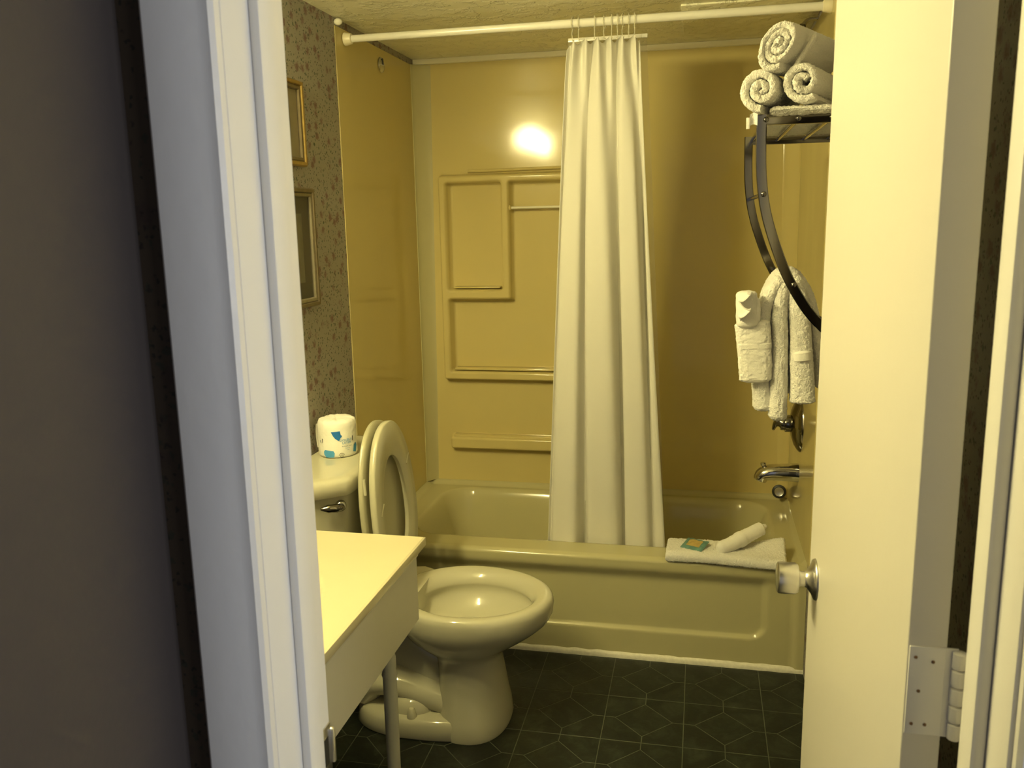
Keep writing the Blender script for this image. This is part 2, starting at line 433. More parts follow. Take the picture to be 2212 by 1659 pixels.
for hz in (1.05, .22, 1.80):
    z0, z1 = hz-.047-.012, hz+.047-.012
    hp = part('hinge', dbox(B(), -.0022, .0005, .0015, .0345, z0, z1, .0008), M_JAMB, door, label='painted-over butt hinge')
    hx = Vector((.5165, -1.7035, 0)); kb = B()
    n = 5; hh = (z1-z0)/n
    for k in range(n):
        a = z0+.012+k*hh
        kb.lathe([(0, a+.0004), (.0062, a+.0004), (.0066, a+.001), (.0066, a+hh-.0026), (.0050, a+hh-.0018), (0, a+hh-.0018)], (hx.x, hx.y, 0), (0, 0, 1), 14)
    kb.box(.5038, .5160, -1.7015, -1.6995, z0+.012, z1+.012)
    part('hinge_barrel', kb, M_JAMB, hp)
    sb = B()
    for (t, zz) in ((.0075, .88), (.0235, .84), (.0120, .50), (.0075, .12), (.0200, .12)):
        c = DP(-.0022, t, z0+(z1-z0)*zz); sb.lathe([(0, -.0016), (.0012, -.0014), (.0018, 0), (.0, 0)], c, tuple(dv), 10)
    so = part('screw', sb, M_RUST, hp, label='five small rusty screws'); so['kind'] = 'stuff'

# ------------------------------------------------------------------ tub surround
sur = thing('tub_surround', 'tan moulded fibreglass shower surround with recessed shelves above the bathtub', 'shower surround', (0, YB, ZR))
FX0, FX1 = -.800, -.045
def back_y(x, z):
    y = .972
    # raised frame
    d = box_d(x, z, FX0, FX1, .853, 1.700, .012)
    pro = .047*(1-sstep(-.004, .008, d))
    # recesses cut into it
    rec = 0
    for (a, b, c, e) in ((-.772, -.536, 1.232, 1.672), ):
        rec = max(rec, 1-sstep(-.010, .003, box_d(x, z, a, b, c, e, .014)))
    l1 = box_d(x, z, -.770, FX1-.026, .886, 1.196, .010); l2 = box_d(x, z, -.506, FX1-.026, .886, 1.672, .012)
    rec = max(rec, 1-sstep(-.010, .003, min(l1, l2)))
    depth = pro*(1-rec)-.014*rec*(1 if d < 0 else 0)
    # inner ledge lip in front of the recess bottoms
    # lower shelf
    s = box_d(x, z, -.782, FX1-.01, .548, .600, .008)
    depth += .042*(1-sstep(-.004, .006, s))
    return y-depth
V, F = grid(lin(XL+.02, XR-.02, .0052), lin(ZR+.017, 2.146, .0052), lambda x, z: (x, back_y(x, z), z))
part('back_panel', oriented(mesh_vf(V, F), (0, -1, 0)), M_PANEL, sur, ang=80)
# small ledge steps on shelves
part('shelf_ledge', B().box(-.755, FX1-.04, .935, .988, .893, .903, .004), M_PANEL, sur)
part('shelf_ledge', B().box(-.770, FX1-.03, .938, .975, .594, .609, .005), M_PANEL, sur)
part('shelf_ledge', B().box(-.750, -.55, .940, .988, 1.240, 1.247, .003), M_PANEL, sur)
part('top_bead', B().tube([(FX0+.12, .963, 1.717), (FX1, .963, 1.723)], .006, 8), M_PANEL, sur)
tb = part('towel_bar', B().tube([(-.498, .948, 1.566), (-.075, .948, 1.566)], .0055, 12), M_TRIMW, sur, label='thin white towel bar')
part('bar_end', B().lathe([(0, 0), (.011, 0), (.011, .006), (.007, .010), (0, .010)], (-.506, .948, 1.566), (1, 0, 0), 14), M_PANEL, tb)
def side_panel(x0, x1): return B().box(x0, x1, YP, YB-.03, ZR+.017, 2.14, .002)
part('side_panel', side_panel(XL, XL+.0035), M_PANEL, sur, smooth=False)
part('side_panel', side_panel(XR-.006, XR), M_PANEL, sur, smooth=False)
# corner columns: gentle convex coves widening towards the top
def corner(sx):
    R = []
    for k in range(31):
        z = ZR+.017+(2.123-ZR)*k/30
        a = .035+.030*((z-ZR)/(2.14-ZR))**.8
        bq = .055
        x0 = XL if sx > 0 else XR
        ring = []
        for q in range(13):
            t = q/12*pi/2
            # from the side wall to the back panel, slightly bulging out
            px = a*(1-cos(t))**.8; py = bq*(1-sin(t))
            bul = .006*sin(2*t)
            ring.append(Vector((x0+sx*(px+.006+bul*.7), .972-py-bul*.7, z)))
        ring.append(Vector((x0+sx*(a+.006), .985, z))); ring.append(Vector((x0+sx*.002, .985, z)))
        ring.append(Vector((x0+sx*.002, .972-bq, z)))
        R.append(ring)
    return B().rings(R)
part('corner_column', corner(1), M_TUB, sur, ang=60)
part('corner_column', corner(-1), M_PANEL, sur, ang=60)
# the seam where the right panel overlaps the back one
part('caulk_seam', B().tube([(.5965, .9715, .60), (.6005, .9715, 2.08)], .0014, 6), M_DFRAME, sur, label='thin dark vertical seam')
# caulk bead, wavy, along the wallpaper
pts = [(XL+.003, YP+.001+.004*noise.noise(Vector((0, 0, z*9)))+(.004 if z < 1.55 else 0)*0, z) for z in lin(.40, 2.13, .02)]
part('caulk_bead', B().tube(pts, .0014, 8), M_BEADM, sur, label='ragged caulk bead beside the wallpaper')
part('caulk_blob', B().sphere((XL+.012, YP+.008, 2.150), .012, (1.2, 1, .9)), M_CAULK, sur)
struct('trim_7', B().box(XL, XR, .955, YB+.02, 2.143, ZC, .003), M_TRIMW)
# ceiling access panel above the tub
struct('trim_8', B().box(.186, .60, .345, .80, ZC-.006, ZC, .002), M_CEIL)

# ------------------------------------------------------------------ bathtub
tub = thing('bathtub', 'built-in almond enamel bathtub with a recessed apron panel', 'bathtub', (0, .62, 0))
def tub_z(x, y):
    d = box_d(x, y, XL+.10, XR-.085, .352, .925, .13)
    lip = .0
    tR = sstep(.0, 1.0, -d/.145) if d < 0 else 0
    dep = .30*sstep(0, .11, -d)
    z = ZR-dep
    # raised flange next to the walls
    w_ = min(YB-.015-y, x-XL, XR-x) if y > YP+.09 else 1
    z += .018*(1-sstep(.004, .022, w_))
    # soft outer front edge
    f = y-(YT-.012)
    z -= .010*(1-sstep(0, .018, f))**2
    return z
us = lin(XL+.001, XR-.001, .0085); vs_ = lin(YT-.012, YB-.012, .0075)
V, F = grid(us, vs_, lambda x, y: (x, y, tub_z(x, y)))
def apron_y(x, z):
    y = YT
    y -= .012*sstep(.300, .345, z) if z < .36 else .012
    d = box_d(x, z, XL+.13, .497, .110, .42, .05)
    y += .013*(1-sstep(-.006, .004, d))*(1-sstep(.285, .335, z))
    # right-hand flange
    y -= .008*sstep(.585, .600, x)
    return y
zs = lin(0, ZR-.010, .006)
V2, F2 = grid(us, zs, lambda x, z: (x, apron_y(x, z), z))
tb_ = B().add(V, F).add(V2, F2)
me = tb_.mesh()
bm = bmesh.new(); bm.from_mesh(me); bmesh.ops.remove_doubles(bm, verts=bm.verts, dist=.0012); bmesh.ops.recalc_face_normals(bm, faces=bm.faces); bm.to_mesh(me); bm.free()
oriented(me, (0, -.4, 1))
part('tub_shell', me, M_TUB, tub, ang=70)
part('overflow_plate', B().lathe([(0, -.008), (.024, -.008), (.030, -.004), (.031, 0), (0, 0)], (.519, .52, .318), (1, 0, .25), 28), M_DCHROME, tub)
part('base_caulk', B().add(*grid(lin(XL, XR, .01), [0, 1, 2, 3], lambda x, k: (x, (YT-.010-.0015*noise.noise(Vector((x*30, 0, 0))), YT-.0095, YT-.006, YT+.002)[int(k)], (.0, .012, .017+.003*noise.noise(Vector((x*25, 3, 0))), .0215+.004*noise.noise(Vector((x*25, 3, 0))))[int(k)]))), M_CAULK, tub, label='rough white caulk strip along the floor')

# plumbing on the right-hand wall
XW = XR-.006
valve = thing('shower_valve', 'chrome single-lever shower valve with a big scalloped round plate', 'faucet', (XW, .575, .785))
wob = lambda k, r: 1+(.012*cos(10*2*pi*k/60) if r > .07 else 0)
part('escutcheon', B().lathe([(0, -.034), (.034, -.034), (.050, -.031), (.075, -.022), (.092, -.012), (.099, -.005), (.1005, 0), (0, 0)], (XW, .575, .785), (1, 0, 0), 60, wob), M_DCHROME, valve)
hd = part('handle_hub', B().lathe([(0, -.068), (.0235, -.068), (.025, -.066), (.025, -.054), (.030, -.053), (.031, -.050), (.031, -.030), (0, -.030)], (XW, .575, .785), (1, 0, 0), 32), M_DCHROME, valve)
part('lever', B().tube(catmull([(XW-.052, .575, .786), (XW-.072, .575, .787), (XW-.085, .575, .779), (XW-.092, .575, .760)], 5), [.024, .024, .0235, .023, .022, .020, .018, .0165, .0145, .0125, .0105, .009, .0075, .0065, .0055, .004], 16), M_DCHROME, hd)
spout = thing('tub_spout', 'chrome tub spout with a pull-up diverter below the valve', 'faucet', (XW, .575, .61))
sec = [(cos(a)*1.0, sin(a)*1.12) for a in [2*pi*k/20 for k in range(20)]]
pp = catmull([(XW+.0, .575, .604), (XW-.045, .575, .604), (XW-.095, .575, .602), (XW-.122, .575, .593), (XW-.132, .575, .572)], 6)
part('spout_body', B().tube(pp, [.034-.008*min(1, i/18)-.003*max(0, (i-18)/6) for i in range(len(pp))], sec=sec, up=(0, 1, 0)), M_CHROME, spout)
part('diverter_knob', B().lathe([(0, 0), (.004, 0), (.004, .012), (.009, .016), (.0105, .024), (.007, .027), (0, .027)], (XW-.122, .575, .611), (0, 0, 1), 16), M_CHROME, spout)
sh = thing('overhead_shower', 'small dark chrome shower head high on the right wall', 'shower head', (XW, .60, 2.10))
part('shower_arm', B().tube(catmull([(XW, .60, 2.146), (XW-.03, .595, 2.142), (XW-.05, .588, 2.118)], 5), .0075, 12), M_CHROME, sh)
part('spray_cone', B().lathe([(0, 0), (.010, 0), (.012, .01), (.021, .026), (.025, .042), (.0245, .046), (0, .046)], (XW-.045, .59, 2.128), (-.25, -.1, -1), 24), M_DCHROME, sh)
hp_ = thing('wall_hook_plate', 'small oval chrome plate with a dark slot high on the left shower wall', 'hook', (XL+.006, .58, 2.05))
part('plate', B().lathe([(0, .006), (.016, .006), (.026, .003), (.028, 0), (0, 0)], (XL+.006, .58, 2.082), (1, 0, 0), 28, lambda k, r: 1), M_CHROME, hp_)
part('slot', B().box(XL+.0115, XL+.0132, .573, .587, 2.083, 2.105, .0006), M_BLACK, hp_)
STX, STZ = .588, .4285
stp = tag(link('drain_stopper', B().lathe([(0, 0), (.017, 0), (.0175, .003), (.0175, .005), (.0245, .005), (.0275, .008), (.0275, .012), (.024, .015), (.018, .0152), (.018, .012), (.016, .011), (.0, .0115)], (STX, .905, STZ), (-.12, -1, .12), 32).mesh(), [M_BLACK, M_BRUSHED]), 'round black rubber drain stopper with a metal centre leaning on the back rim', 'drain stopper')
for p in stp.data.polygons:
    c = p.center+Vector(stp.location)
    if (Vector((c.x-STX+.001, 0, c.z-STZ-.0015)).length < .0186) and p.center.y < .006: p.material_index = 1

# ------------------------------------------------------------------ curtain rod, rings, curtain
YR_, ZROD = .25, 2.109
rod = thing('curtain_rod', 'white enamelled shower curtain rod running wall to wall under the ceiling', 'curtain rod', (0, YR_, ZROD))
part('rod_tube', B().tube([(XL+.006, YR_, ZROD), (-.2, YR_, ZROD)], .0115, 20).tube([(-.205, YR_, ZROD), (XR-.006, YR_, ZROD)], .0128, 20), M_ROD, rod)
for x, s in ((XL+.006, 1), (XR-.006, -1)):
    part('end_cap', B().lathe([(0, 0), (.020, 0), (.021, .004), (.0185, .014), (.0165, .024), (.0135, .026), (0, .026)], (x, YR_, ZROD), (s, 0, 0), 24), M_PLAST, rod)

# curtain: a bunched cloth, folds run down and widen towards the hem
def cur(u, v):
    """u 0..1 across, v 0..1 from top to hem"""
    z = 2.062-(2.062-.20)*v
    xl = -.158-.112*v**.9; xr = .066+.105*v**1.15
    w_ = u+.030*sin(2.6*v+4.5*u)-.018*sin(11*u+1.5*v)
    broad = sin(2*pi*3.3*w_+.9+.5*v)+.22*sin(2*pi*6.6*w_+1.0+1.6*v)
    pleat = sin(2*pi*6.0*u+.6)
    k = exp(-v*9)
    env = min(1, u/.05, (1-u)/.05)**.5
    amp = (.020+.012*v-.010*v*v)*(1-.22*sin(6*u+3*v))
    x = xl+(xr-xl)*u+((.012+.008*v)*cos(2*pi*3.3*w_+.9+.5*v)+.004*sin(2*pi*6.6*w_))*(1-k)*env
    y = YR_+.008+.142*v+env*((1-k)*amp*broad+k*.020*pleat)
    y += .010*sin(4*v+7*u)*v
    return x, y, z
NU, NV = 240, 130
def curtain_pt(u, v):
    x, y, z = cur(u, v)
    if v < .04:
        z -= (.014*max(0, sin(2*pi*6.0*u+2.2))+.10*max(0, .16-u))*(1-v/.04)
    return (x, y, z)
V, F = grid(lin(0, 1, 1/NU), lin(0, 1, 1/NV), curtain_pt)
curt = thing('shower_curtain', 'white fabric shower curtain bunched in the middle of the rod, hem inside the tub', 'shower curtain', (-.05, .30, .20))
me = oriented(mesh_vf(V, F), (0, -1, 0))
o = part('curtain_cloth', me, M_CURT, curt, ang=180)
md = o.modifiers.new('thick', 'SOLIDIFY'); md.thickness = .0012
V, F = grid(lin(0, 1, 1/60), lin(0, 1, 1/60), lambda u, v: (-.160+.245*u-(.10*(1-u)-.08*u)*v, YR_+.045+.125*v+.010*sin(26*u+2*v), 2.072-1.87*v))
part('curtain_liner', oriented(mesh_vf(V, F), (0, -1, 0)), M_CLEAR, curt, ang=180, label='clear vinyl liner behind the cloth')
part('liner_band', B().box(-.160, .088, YR_+.040, YR_+.044, 2.062, 2.074, .001), M_ROD, curt)
# clear hooks
hook_pos = [-.138, -.120, -.072, -.040, -.018, -.002, .016, .034, .050]
def hook_b(x, y):
    P = []
    for k in range(22):
        a = -pi*.35+k/21*pi*1.75
        P.append((x, YR_+.0185*cos(a), ZROD+.0185*sin(a)))
    P += [(x, YR_-.012, ZROD-.035), (x, YR_-.004, ZROD-.052), (x, YR_+.008, ZROD-.048)]
    return B().tube(P, .0017, 6)
hook0 = None
for i, x in enumerate(hook_pos):
    if hook0 is None:
        ho = link('curtain_hook', hook_b(0, 0).mesh(), M_HOOK); hook0 = ho; zb = ho.location.copy()
    else:
        ho = hook0.copy(); COL.objects.link(ho)
    ho.location = (x, zb.y, zb.z); ho.rotation_euler = (0, 0, (i % 3-1)*.2)
    ho['category'] = 'curtain hook'; ho['group'] = 'curtain hooks on the rod'; ho['label'] = 'clear plastic curtain hook, '+('leftmost of the nine', 'second from the left', 'third from the left', 'fourth from the left', 'middle one of nine', 'fourth from the right', 'third from the right', 'second from the right', 'rightmost of the nine')[i]+' on the curtain rod'

# ------------------------------------------------------------------ toilet
TC = -.185
toi = thing('toilet', 'almond ceramic toilet with raised seat between the vanity and the tub', 'toilet', (-.5, TC, 0))
def ell(xf, xb, hw, z, n=56, pw=2.0, cx=None):
    """outline with tip xf, rear xb, half width hw"""
    out = []
    c = cx if cx is not None else (xb+(xf-xb)*.47)
    for k in range(n):
        t = 2*pi*k/n; ct, sn = cos(t), sin(t)
        e = 2/pw
        X = (abs(ct)**e)*(1 if ct > 0 else -1); Y = (abs(sn)**e)*(1 if sn > 0 else -1)
        out.append(Vector((c+(xf-c if ct > 0 else c-xb)*X, TC+hw*Y, z)))
    return out
RZ = .412
R = [ell(-.283, -.50, .160, 0, pw=2.3), ell(-.281, -.50, .161, .012, pw=2.3), ell(-.287, -.50, .152, .05, pw=2.3), ell(-.296, -.50, .135, .11, pw=2.2),
     ell(-.304, -.50, .122, .17, pw=2.2), ell(-.309, -.505, .114, .215, pw=2.2), ell(-.300, -.52, .120, .238), ell(-.266, -.56, .145, .262), ell(-.222, -.60, .170, .290),
     ell(-.184, -.62, .190, .318), ell(-.160, -.63, .201, .340), ell(-.149, -.635, .206, .362), ell(-.146, -.635, .207, .390),
     ell(-.149, -.635, .204, .403), ell(-.156, -.632, .198, .410), ell(-.166, -.626, .190, RZ),
     ell(-.188, -.60, .172, RZ-.003), ell(-.199, -.585, .160, RZ-.010), ell(-.207, -.575, .151, RZ-.022), ell(-.213, -.565, .144, RZ-.036), ell(-.211, -.565, .146, RZ-.044),
     ell(-.203, -.575, .153, RZ-.058), ell(-.215, -.57, .145, .335), ell(-.245, -.55, .122, .305), ell(-.290, -.51, .09, .285), ell(-.33, -.47, .055, .277), ell(-.36, -.44, .02, .275)]
part('bowl', B().rings(R), M_CERAMIC, toi, ang=75)
# water in the bowl
part('bowl_water', B().rings([ell(-.295, -.505, .085, .286), ell(-.295, -.505, .085, .2865)]), m_clear('bowl_water', (.75, .75, .62, 1), .25), toi)
# rear deck that carries the tank
part('rear_deck', B().rings([[Vector((x, TC+y, z)) for x, y in ((-.56, -.155), (-.60, -.175), (-.86, -.12), (-.885, -.10), (-.885, .10), (-.86, .12), (-.60, .175), (-.56, .155))] for z in (.33, .345, .395, .405)]), M_CERAMIC, toi)
# foot plate and trapway
def foot(z, ins):
    out = []
    for k in range(56):
        t = 2*pi*k/56; ct, sn = cos(t), sin(t)
        X = (abs(ct)**.78)*(1 if ct > 0 else -1); Y = (abs(sn)**.72)*(1 if sn > 0 else -1)
        out.append(Vector((-.537+(.230-ins)*X, TC+(.165-ins)*Y, z)))
    return out
part('foot', B().rings([foot(0, .003), foot(.004, 0), foot(.045, .006), foot(.056, .012), foot(.060, .022), foot(.061, .06)]), M_CERAMIC, toi, ang=60)
sec = [(cos(2*pi*k/24), sin(2*pi*k/24)) for k in range(24)]
trap = catmull([(-.78, TC, .30), (-.70, TC, .272), (-.62, TC, .225), (-.54, TC, .165), (-.46, TC, .125), (-.42, TC, .11)], 6)
trb = B().tube(trap, .064, sec=[(u*1.35, v) for u, v in sec], up=(0, 1, 0))
trb.tube(catmull([(-.42, TC, .07), (-.52, TC, .095), (-.62, TC, .125), (-.70, TC, .12), (-.745, TC, .08)], 6), .060, sec=[(u*1.0, v*1.9) for u, v in sec], up=(0, 1, 0))
part('trapway', trb, M_CERAMIC, toi, ang=70)
# domed bolt boss and cap
part('foot_boss', B().sphere((-.575, TC-.085, .062), .062, (1.15, .8, .75), 24), M_CERAMIC, toi)
part('bolt_cap', B().lathe([(0, .030), (.007, .029), (.011, .024), (.0150, .004), (.0155, 0), (0, 0)], (-.556, TC-.137, .058), (0, 0, 1), 20), M_SEAT, toi)
# tank with cut corners
def tank_ring(z, grow, fx=-.695):
    p = [(-.893, -.455), (-.785, -.455), (fx, -.378), (fx, .010), (-.785, .085), (-.893, .085)]
    c = Vector((-.80, -.185)); out = []
    P = [Vector((a, b)) for a, b in p]
    n = len(P)
    # round the corners with three points each
    for i in range(n):
        a, b, d = P[i-1], P[i], P[(i+1) % n]
        r = .014 if 0 < i < 5 else .004
        u = (a-b).normalized()*r; v = (d-b).normalized()*r
        for q in (b+u, b+(u+v)*.29, b+v):
            gq = Vector((q.x+(grow if q.x > -.88 else 0), q.y+(grow if q.y > TC else -grow)*(1)))
            out.append(Vector((gq.x, gq.y, z)))
    return out
tk = part('tank', B().rings([tank_ring(.405, -.030, -.71), tank_ring(.415, -.022, -.705), tank_ring(.60, -.012, -.70), tank_ring(.762, -.006)]), M_CERAMIC, toi)
part('tank_lid', B().rings([tank_ring(.766, .006), tank_ring(.769, .009), tank_ring(.803, .010), tank_ring(.812, .006), tank_ring(.8165, -.003), tank_ring(.818, -.02)]), M_CERAMIC, toi, ang=60)
# flush lever on the near chamfer
cn = Vector((.077, -.090, 0)).normalized(); ct_ = Vector((.09, .077, 0)).normalized()
fc = Vector((-.716, -.390, .737))+cn*.004
fl = part('flush_handle', B().lathe([(0, .010), (.012, .010), (.016, .006), (.017, 0), (0, 0)], tuple(fc), tuple(cn), 24), M_CHROME, toi, label='chrome flush lever')
part('lever', B().tube(catmull([fc+cn*.006, fc+cn*.020-ct_*.004, fc+cn*.022-ct_*.03+Vector((0, 0, .003)), fc+cn*.02-ct_*.062+Vector((0, 0, .006))], 6), [.009]*6+[.010]*3+[.012]*3+[.0115]*3+[.009, .007, .005, .003], 12), M_DCHROME, fl)
# seat and cover stand up in front of the tank
def seat_outline(sc_w, s0, s1, n=64, pw=2.15):
    out = []
    c = s0+(s1-s0)*.46
    for k in range(n):
        t = 2*pi*k/n; ct, sn = cos(t), sin(t); e = 2/pw
        X = (abs(ct)**e)*(1 if ct > 0 else -1); Y = (abs(sn)**e)*(1 if sn > 0 else -1)
        out.append((TC-.015+sc_w*Y, c+((s1-c) if ct > 0 else (c-s0))*X))
    return out
def SP(y, s, t):
    """s up the raised seat, t out of its face"""
    lean = .075
    return Vector((-.616-lean*s+t, y, .432+s*cos(lean)+t*lean))
def seat_ring(w_, s0, s1, t): return [SP(y, s, t) for y, s in seat_outline(w_, s0, s1)]
def ringloop(o_, i_, t0, t1, e=.004):
    """solid ring between outer and inner outline"""
    return [seat_ring(o_[0]-e, o_[1]+e, o_[2]-e, t0), seat_ring(*o_, t0+e), seat_ring(*o_, t1-e), seat_ring(o_[0]-e, o_[1]+e, o_[2]-e, t1),
            seat_ring(i_[0]+e*2, i_[1]-e*2, i_[2]+e*2, t1), seat_ring(*i_, t1-e*1.5), seat_ring(*i_, t0+e), seat_ring(i_[0]+e, i_[1]-e, i_[2]+e, t0)]
rl = ringloop((.168, .0, .505), (.098, .085, .400), .0, .020)
sb = B(); n = 64
vs = [p for r_ in rl for p in r_]; fs = []
for i in range(len(rl)):
    i2 = (i+1) % len(rl)
    for k in range(n): fs.append((i*n+k, i*n+(k+1) % n, i2*n+(k+1) % n, i2*n+k))
sb.add(vs, fs)
seat = part('seat', sb, M_SEAT, toi, ang=50)
for yy, ss in ((TC-.14, .27), (TC+.14, .30)):
    pass
part('bumper', B().tube([SP(TC-.015-.135, .255, .0200), SP(TC-.015-.108, .285, .0205)], .0022, 8), M_SEAT, seat)
part('bumper', B().tube([SP(TC-.015+.108, .345, .0205), SP(TC-.015+.138, .372, .0200)], .0022, 8), M_SEAT, seat)
part('seat_cover', B().rings([seat_ring(.168, .004, .503, -.032), seat_ring(.173, .0, .508, -.028), seat_ring(.173, 0, .508, -.019), seat_ring(.169, .005, .503, -.015), seat_ring(.15, .03, .47, -.0148)]), M_COVER, toi, ang=50, label='closed cover behind the ring seat')
part('cover_bumper', B().tube([SP(TC-.015-.163, .33, -.008), SP(TC-.015-.163, .375, -.008)], .0045, 10), M_SEAT, toi)
for s in (-1, 1):
    part('seat_hinge', B().box(-.650, -.605, TC+s*.07-.018, TC+s*.07+.018, .404, .440, .006).tube([(-.628, TC+s*.07-.03, .436), (-.628, TC+s*.07+.03, .436)], .010, 12), M_SEAT, toi)

# toilet paper roll on the tank
TP = Vector((-.819, -.152, .8185)); TRad, TH = .0585, .112
tp = thing('toilet_paper_roll', 'paper-wrapped toilet roll with blue print standing on the tank lid', 'toilet paper', tuple(TP))
def tpw(h):
    def f(k, r): return 1+.012*noise.noise(Vector((cos(2*pi*k/72)*2, sin(2*pi*k/72)*2, h*30)))+.006*noise.noise(Vector((cos(2*pi*k/72)*9, sin(2*pi*k/72)*9, h*60)))
    return f
R = []
for r, hh in [(TRad*.80, 0), (TRad*.955, .002), (TRad, .008), (TRad*1.005, .03), (TRad, .06), (TRad*1.0, .09), (TRad*.985, .103), (TRad*.93, .111), (TRad*.80, .1145), (TRad*.5, .1155), (TRad*.3, .113), (TRad*.15, .110)]:
    fn = tpw(hh); R.append([TP+Vector((cos(2*pi*k/72)*r*fn(k, r), sin(2*pi*k/72)*r*fn(k, r), hh+(.004*noise.noise(Vector((k*.35, hh*50, 1))) if hh > .1 else 0))) for k in range(72)])
part('wrapper', B().rings(R), M_PAPER, tp, ang=80)
part('wrapper_flap', B().add(*grid(lin(0, 1, .25), lin(0, 1, .1), lambda u, v: (TP.x-TRad-.004-.003*sin(3*v)+.004*u, TP.y-.012+.02*u, TP.z+.02+.075*v))), M_PAPER, tp)
def decal(shape, m, name='print', rad=None, parent=tp):
    """shape: polygons of (angle in degrees, height) laid on the roll"""
    b = B(); rad = rad or TRad+.0011
    for pl in shape:
        # dense fan so that it hugs the curve
        cx = sum(p[0] for p in pl)/len(pl); cz = sum(p[1] for p in pl)/len(pl); prev = None
        n = len(pl); K = 6; vs = []; fs = []
        for k in range(K+1):
            f_ = max(k/K, .001)
            for i in range(n):
                for q in range(3):
                    a = pl[i]; c = pl[(i+1) % n]; tt = q/3
                    px = a[0]+(c[0]-a[0])*tt; pz = a[1]+(c[1]-a[1])*tt
                    an = math.radians(cx+(px-cx)*f_); zz = cz+(pz-cz)*f_
                    vs.append(TP+Vector((cos(an)*rad, sin(an)*rad, zz)))
        N_ = n*3
        for k in range(K):
            for i in range(N_): fs.append((k*N_+i, k*N_+(i+1) % N_, (k+1)*N_+(i+1) % N_, (k+1)*N_+i))
        b.add(vs, fs)
    return part(name, b, m, parent, smooth=False)
# the camera sees the roll from about -66 degrees; angles grow to the right
A0 = -67
decal([[(A0-17, .082), (A0+9, .084), (A0+11, .072), (A0+15, .069), (A0+9, .061), (A0+4.5, .054), (A0-5, .061), (A0-11, .069)]], M_BLUE)
decal([[(A0-44, .020), (A0-39, .026), (A0-12, .023), (A0-9, .016), (A0-11, .004), (A0-36, .003), (A0-43, .011)]], M_LBLUE)
decal([[(A0+50, .014), (A0+54, .034), (A0+66, .040), (A0+70, .030), (A0+64, .010)]], M_LBLUE)
def wrap_text(txt, size, a0, z, m, name='lettering', ext=.0001):
    cu = bpy.data.curves.new('t', 'FONT'); cu.body = txt; cu.size = size; cu.align_x = 'CENTER'; cu.resolution_u = 2
    ob = bpy.data.objects.new('t', cu); COL.objects.link(ob)
    bpy.context.view_layer.update()
    dg = bpy.context.evaluated_depsgraph_get(); me = bpy.data.meshes.new_from_object(ob.evaluated_get(dg))
    bpy.data.objects.remove(ob); bpy.data.curves.remove(cu)
    rad = TRad+.0014
    for v in me.vertices:
        an = math.radians(a0)+v.co.x/rad; zz = z+v.co.y
        v.co = TP+Vector((cos(an)*rad, sin(an)*rad, zz))
    me.materials.clear()
    return part(name, me, m, tp, smooth=False)
wrap_text('DOUBLE', .0105, A0+26, .0515, M_LBLUE); wrap_text('LAYER', .0105, A0+28, .0430, M_LBLUE)
wrap_text('Bathroom Tissue', .0048, A0+29, .0345, M_INK)
wrap_text('2-ply roll', .0042, A0+30, .0285, M_LBLUE); wrap_text('soft', .0042, A0+32, .0225, M_LBLUE)
wrap_text('R', .012, A0-55, .046, M_INK)
decal([[(A0+48, .049), (A0+50.5, .049), (A0+52, .066), (A0+48.5, .063)]], M_BLACK)
decal([[(A0-49, .046), (A0-47.5, .046), (A0-46, .060), (A0-48.5, .060)]], M_BLACK)
sun = []
for k in range(7):
    a = math.radians(20+k*23); ca, sa = cos(a), sin(a)
    c1 = (A0+11+ca*6.2, .007+sa*.0065); c2 = (A0+11+ca*9.2, .007+sa*.0098)
    sun.append([(c1[0]-sa*.7, c1[1]+ca*.0006), (c2[0]-sa*.7, c2[1]+ca*.0006), (c2[0]+sa*.7, c2[1]-ca*.0006), (c1[0]+sa*.7, c1[1]-ca*.0006)])
for k in range(16):
    a, b_ = 2*pi*k/16, 2*pi*(k+1)/16
    sun.append([(A0+11+cos(q)*s_, .0065+sin(q)*s_*.00105) for q, s_ in ((a, 3.2), (b_, 3.2), (b_, 4.2), (a, 4.2))])
decal(sun, M_BLACK)

# ------------------------------------------------------------------ vanity
ZV = .76
van = thing('vanity', 'open-legged bathroom vanity with a yellow-cream marble top beside the doorway', 'vanity', (-.64, -1.16, 0))
vs, fs = [], []
sx, sy, sa, sbb = -.655, -1.085, .172, .225
def top_z(x, y):
    d = sqrt(((x-sx)/sa)**2+((y-sy)/sbb)**2)
    return ZV+.0022*exp(-((d-1.04)/.035)**2)-(.11*(1-d*d) if d < 1 else 0)
V, F = grid(lin(XL+.001, -.383, .008), lin(-1.695, -.650, .008), lambda x, y: (x, y, top_z(x, y)))
b_ = B().add(V, F)
me = oriented(b_.mesh(), (0, 0, 1))
ct = part('countertop', me, M_COUNTER, van, ang=70)
part('counter_edge', B().box(-.386, -.3785, -1.695, -.647, ZV-.021, ZV+.0003, .0018)
     .box(XL+.001, -.380, -.653, -.6465, ZV-.021, ZV+.0003, .0018), M_COUNTER, ct)
part('underside', B().box(XL+.001, -.386, -1.695, -.652, ZV-.021, ZV-.016), M_COUNTER, ct)
ap = B().box(-.408, -.396, -1.695, -.672, .556, ZV-.021, .0015)
part('front_apron', ap, M_SKIRT, van, smooth=False)
part('side_apron', B().box(XL+.001, -.408, -.684, -.672, .556, ZV-.021, .0015), M_SKIRT, van, smooth=False)
part('scribe_moulding', B().box(-.398, -.392, -1.695, -.670, ZV-.040, ZV-.021, .002), M_SKIRT, van)
part('basin_underside', B().rings([[Vector((sx+sa*r*cos(2*pi*k/32), sy+sbb*r*sin(2*pi*k/32), z)) for k in range(32)] for r, z in ((.98, ZV-.022), (.85, ZV-.07), (.6, ZV-.10), (.2, ZV-.13))]), M_SKIRT, van)
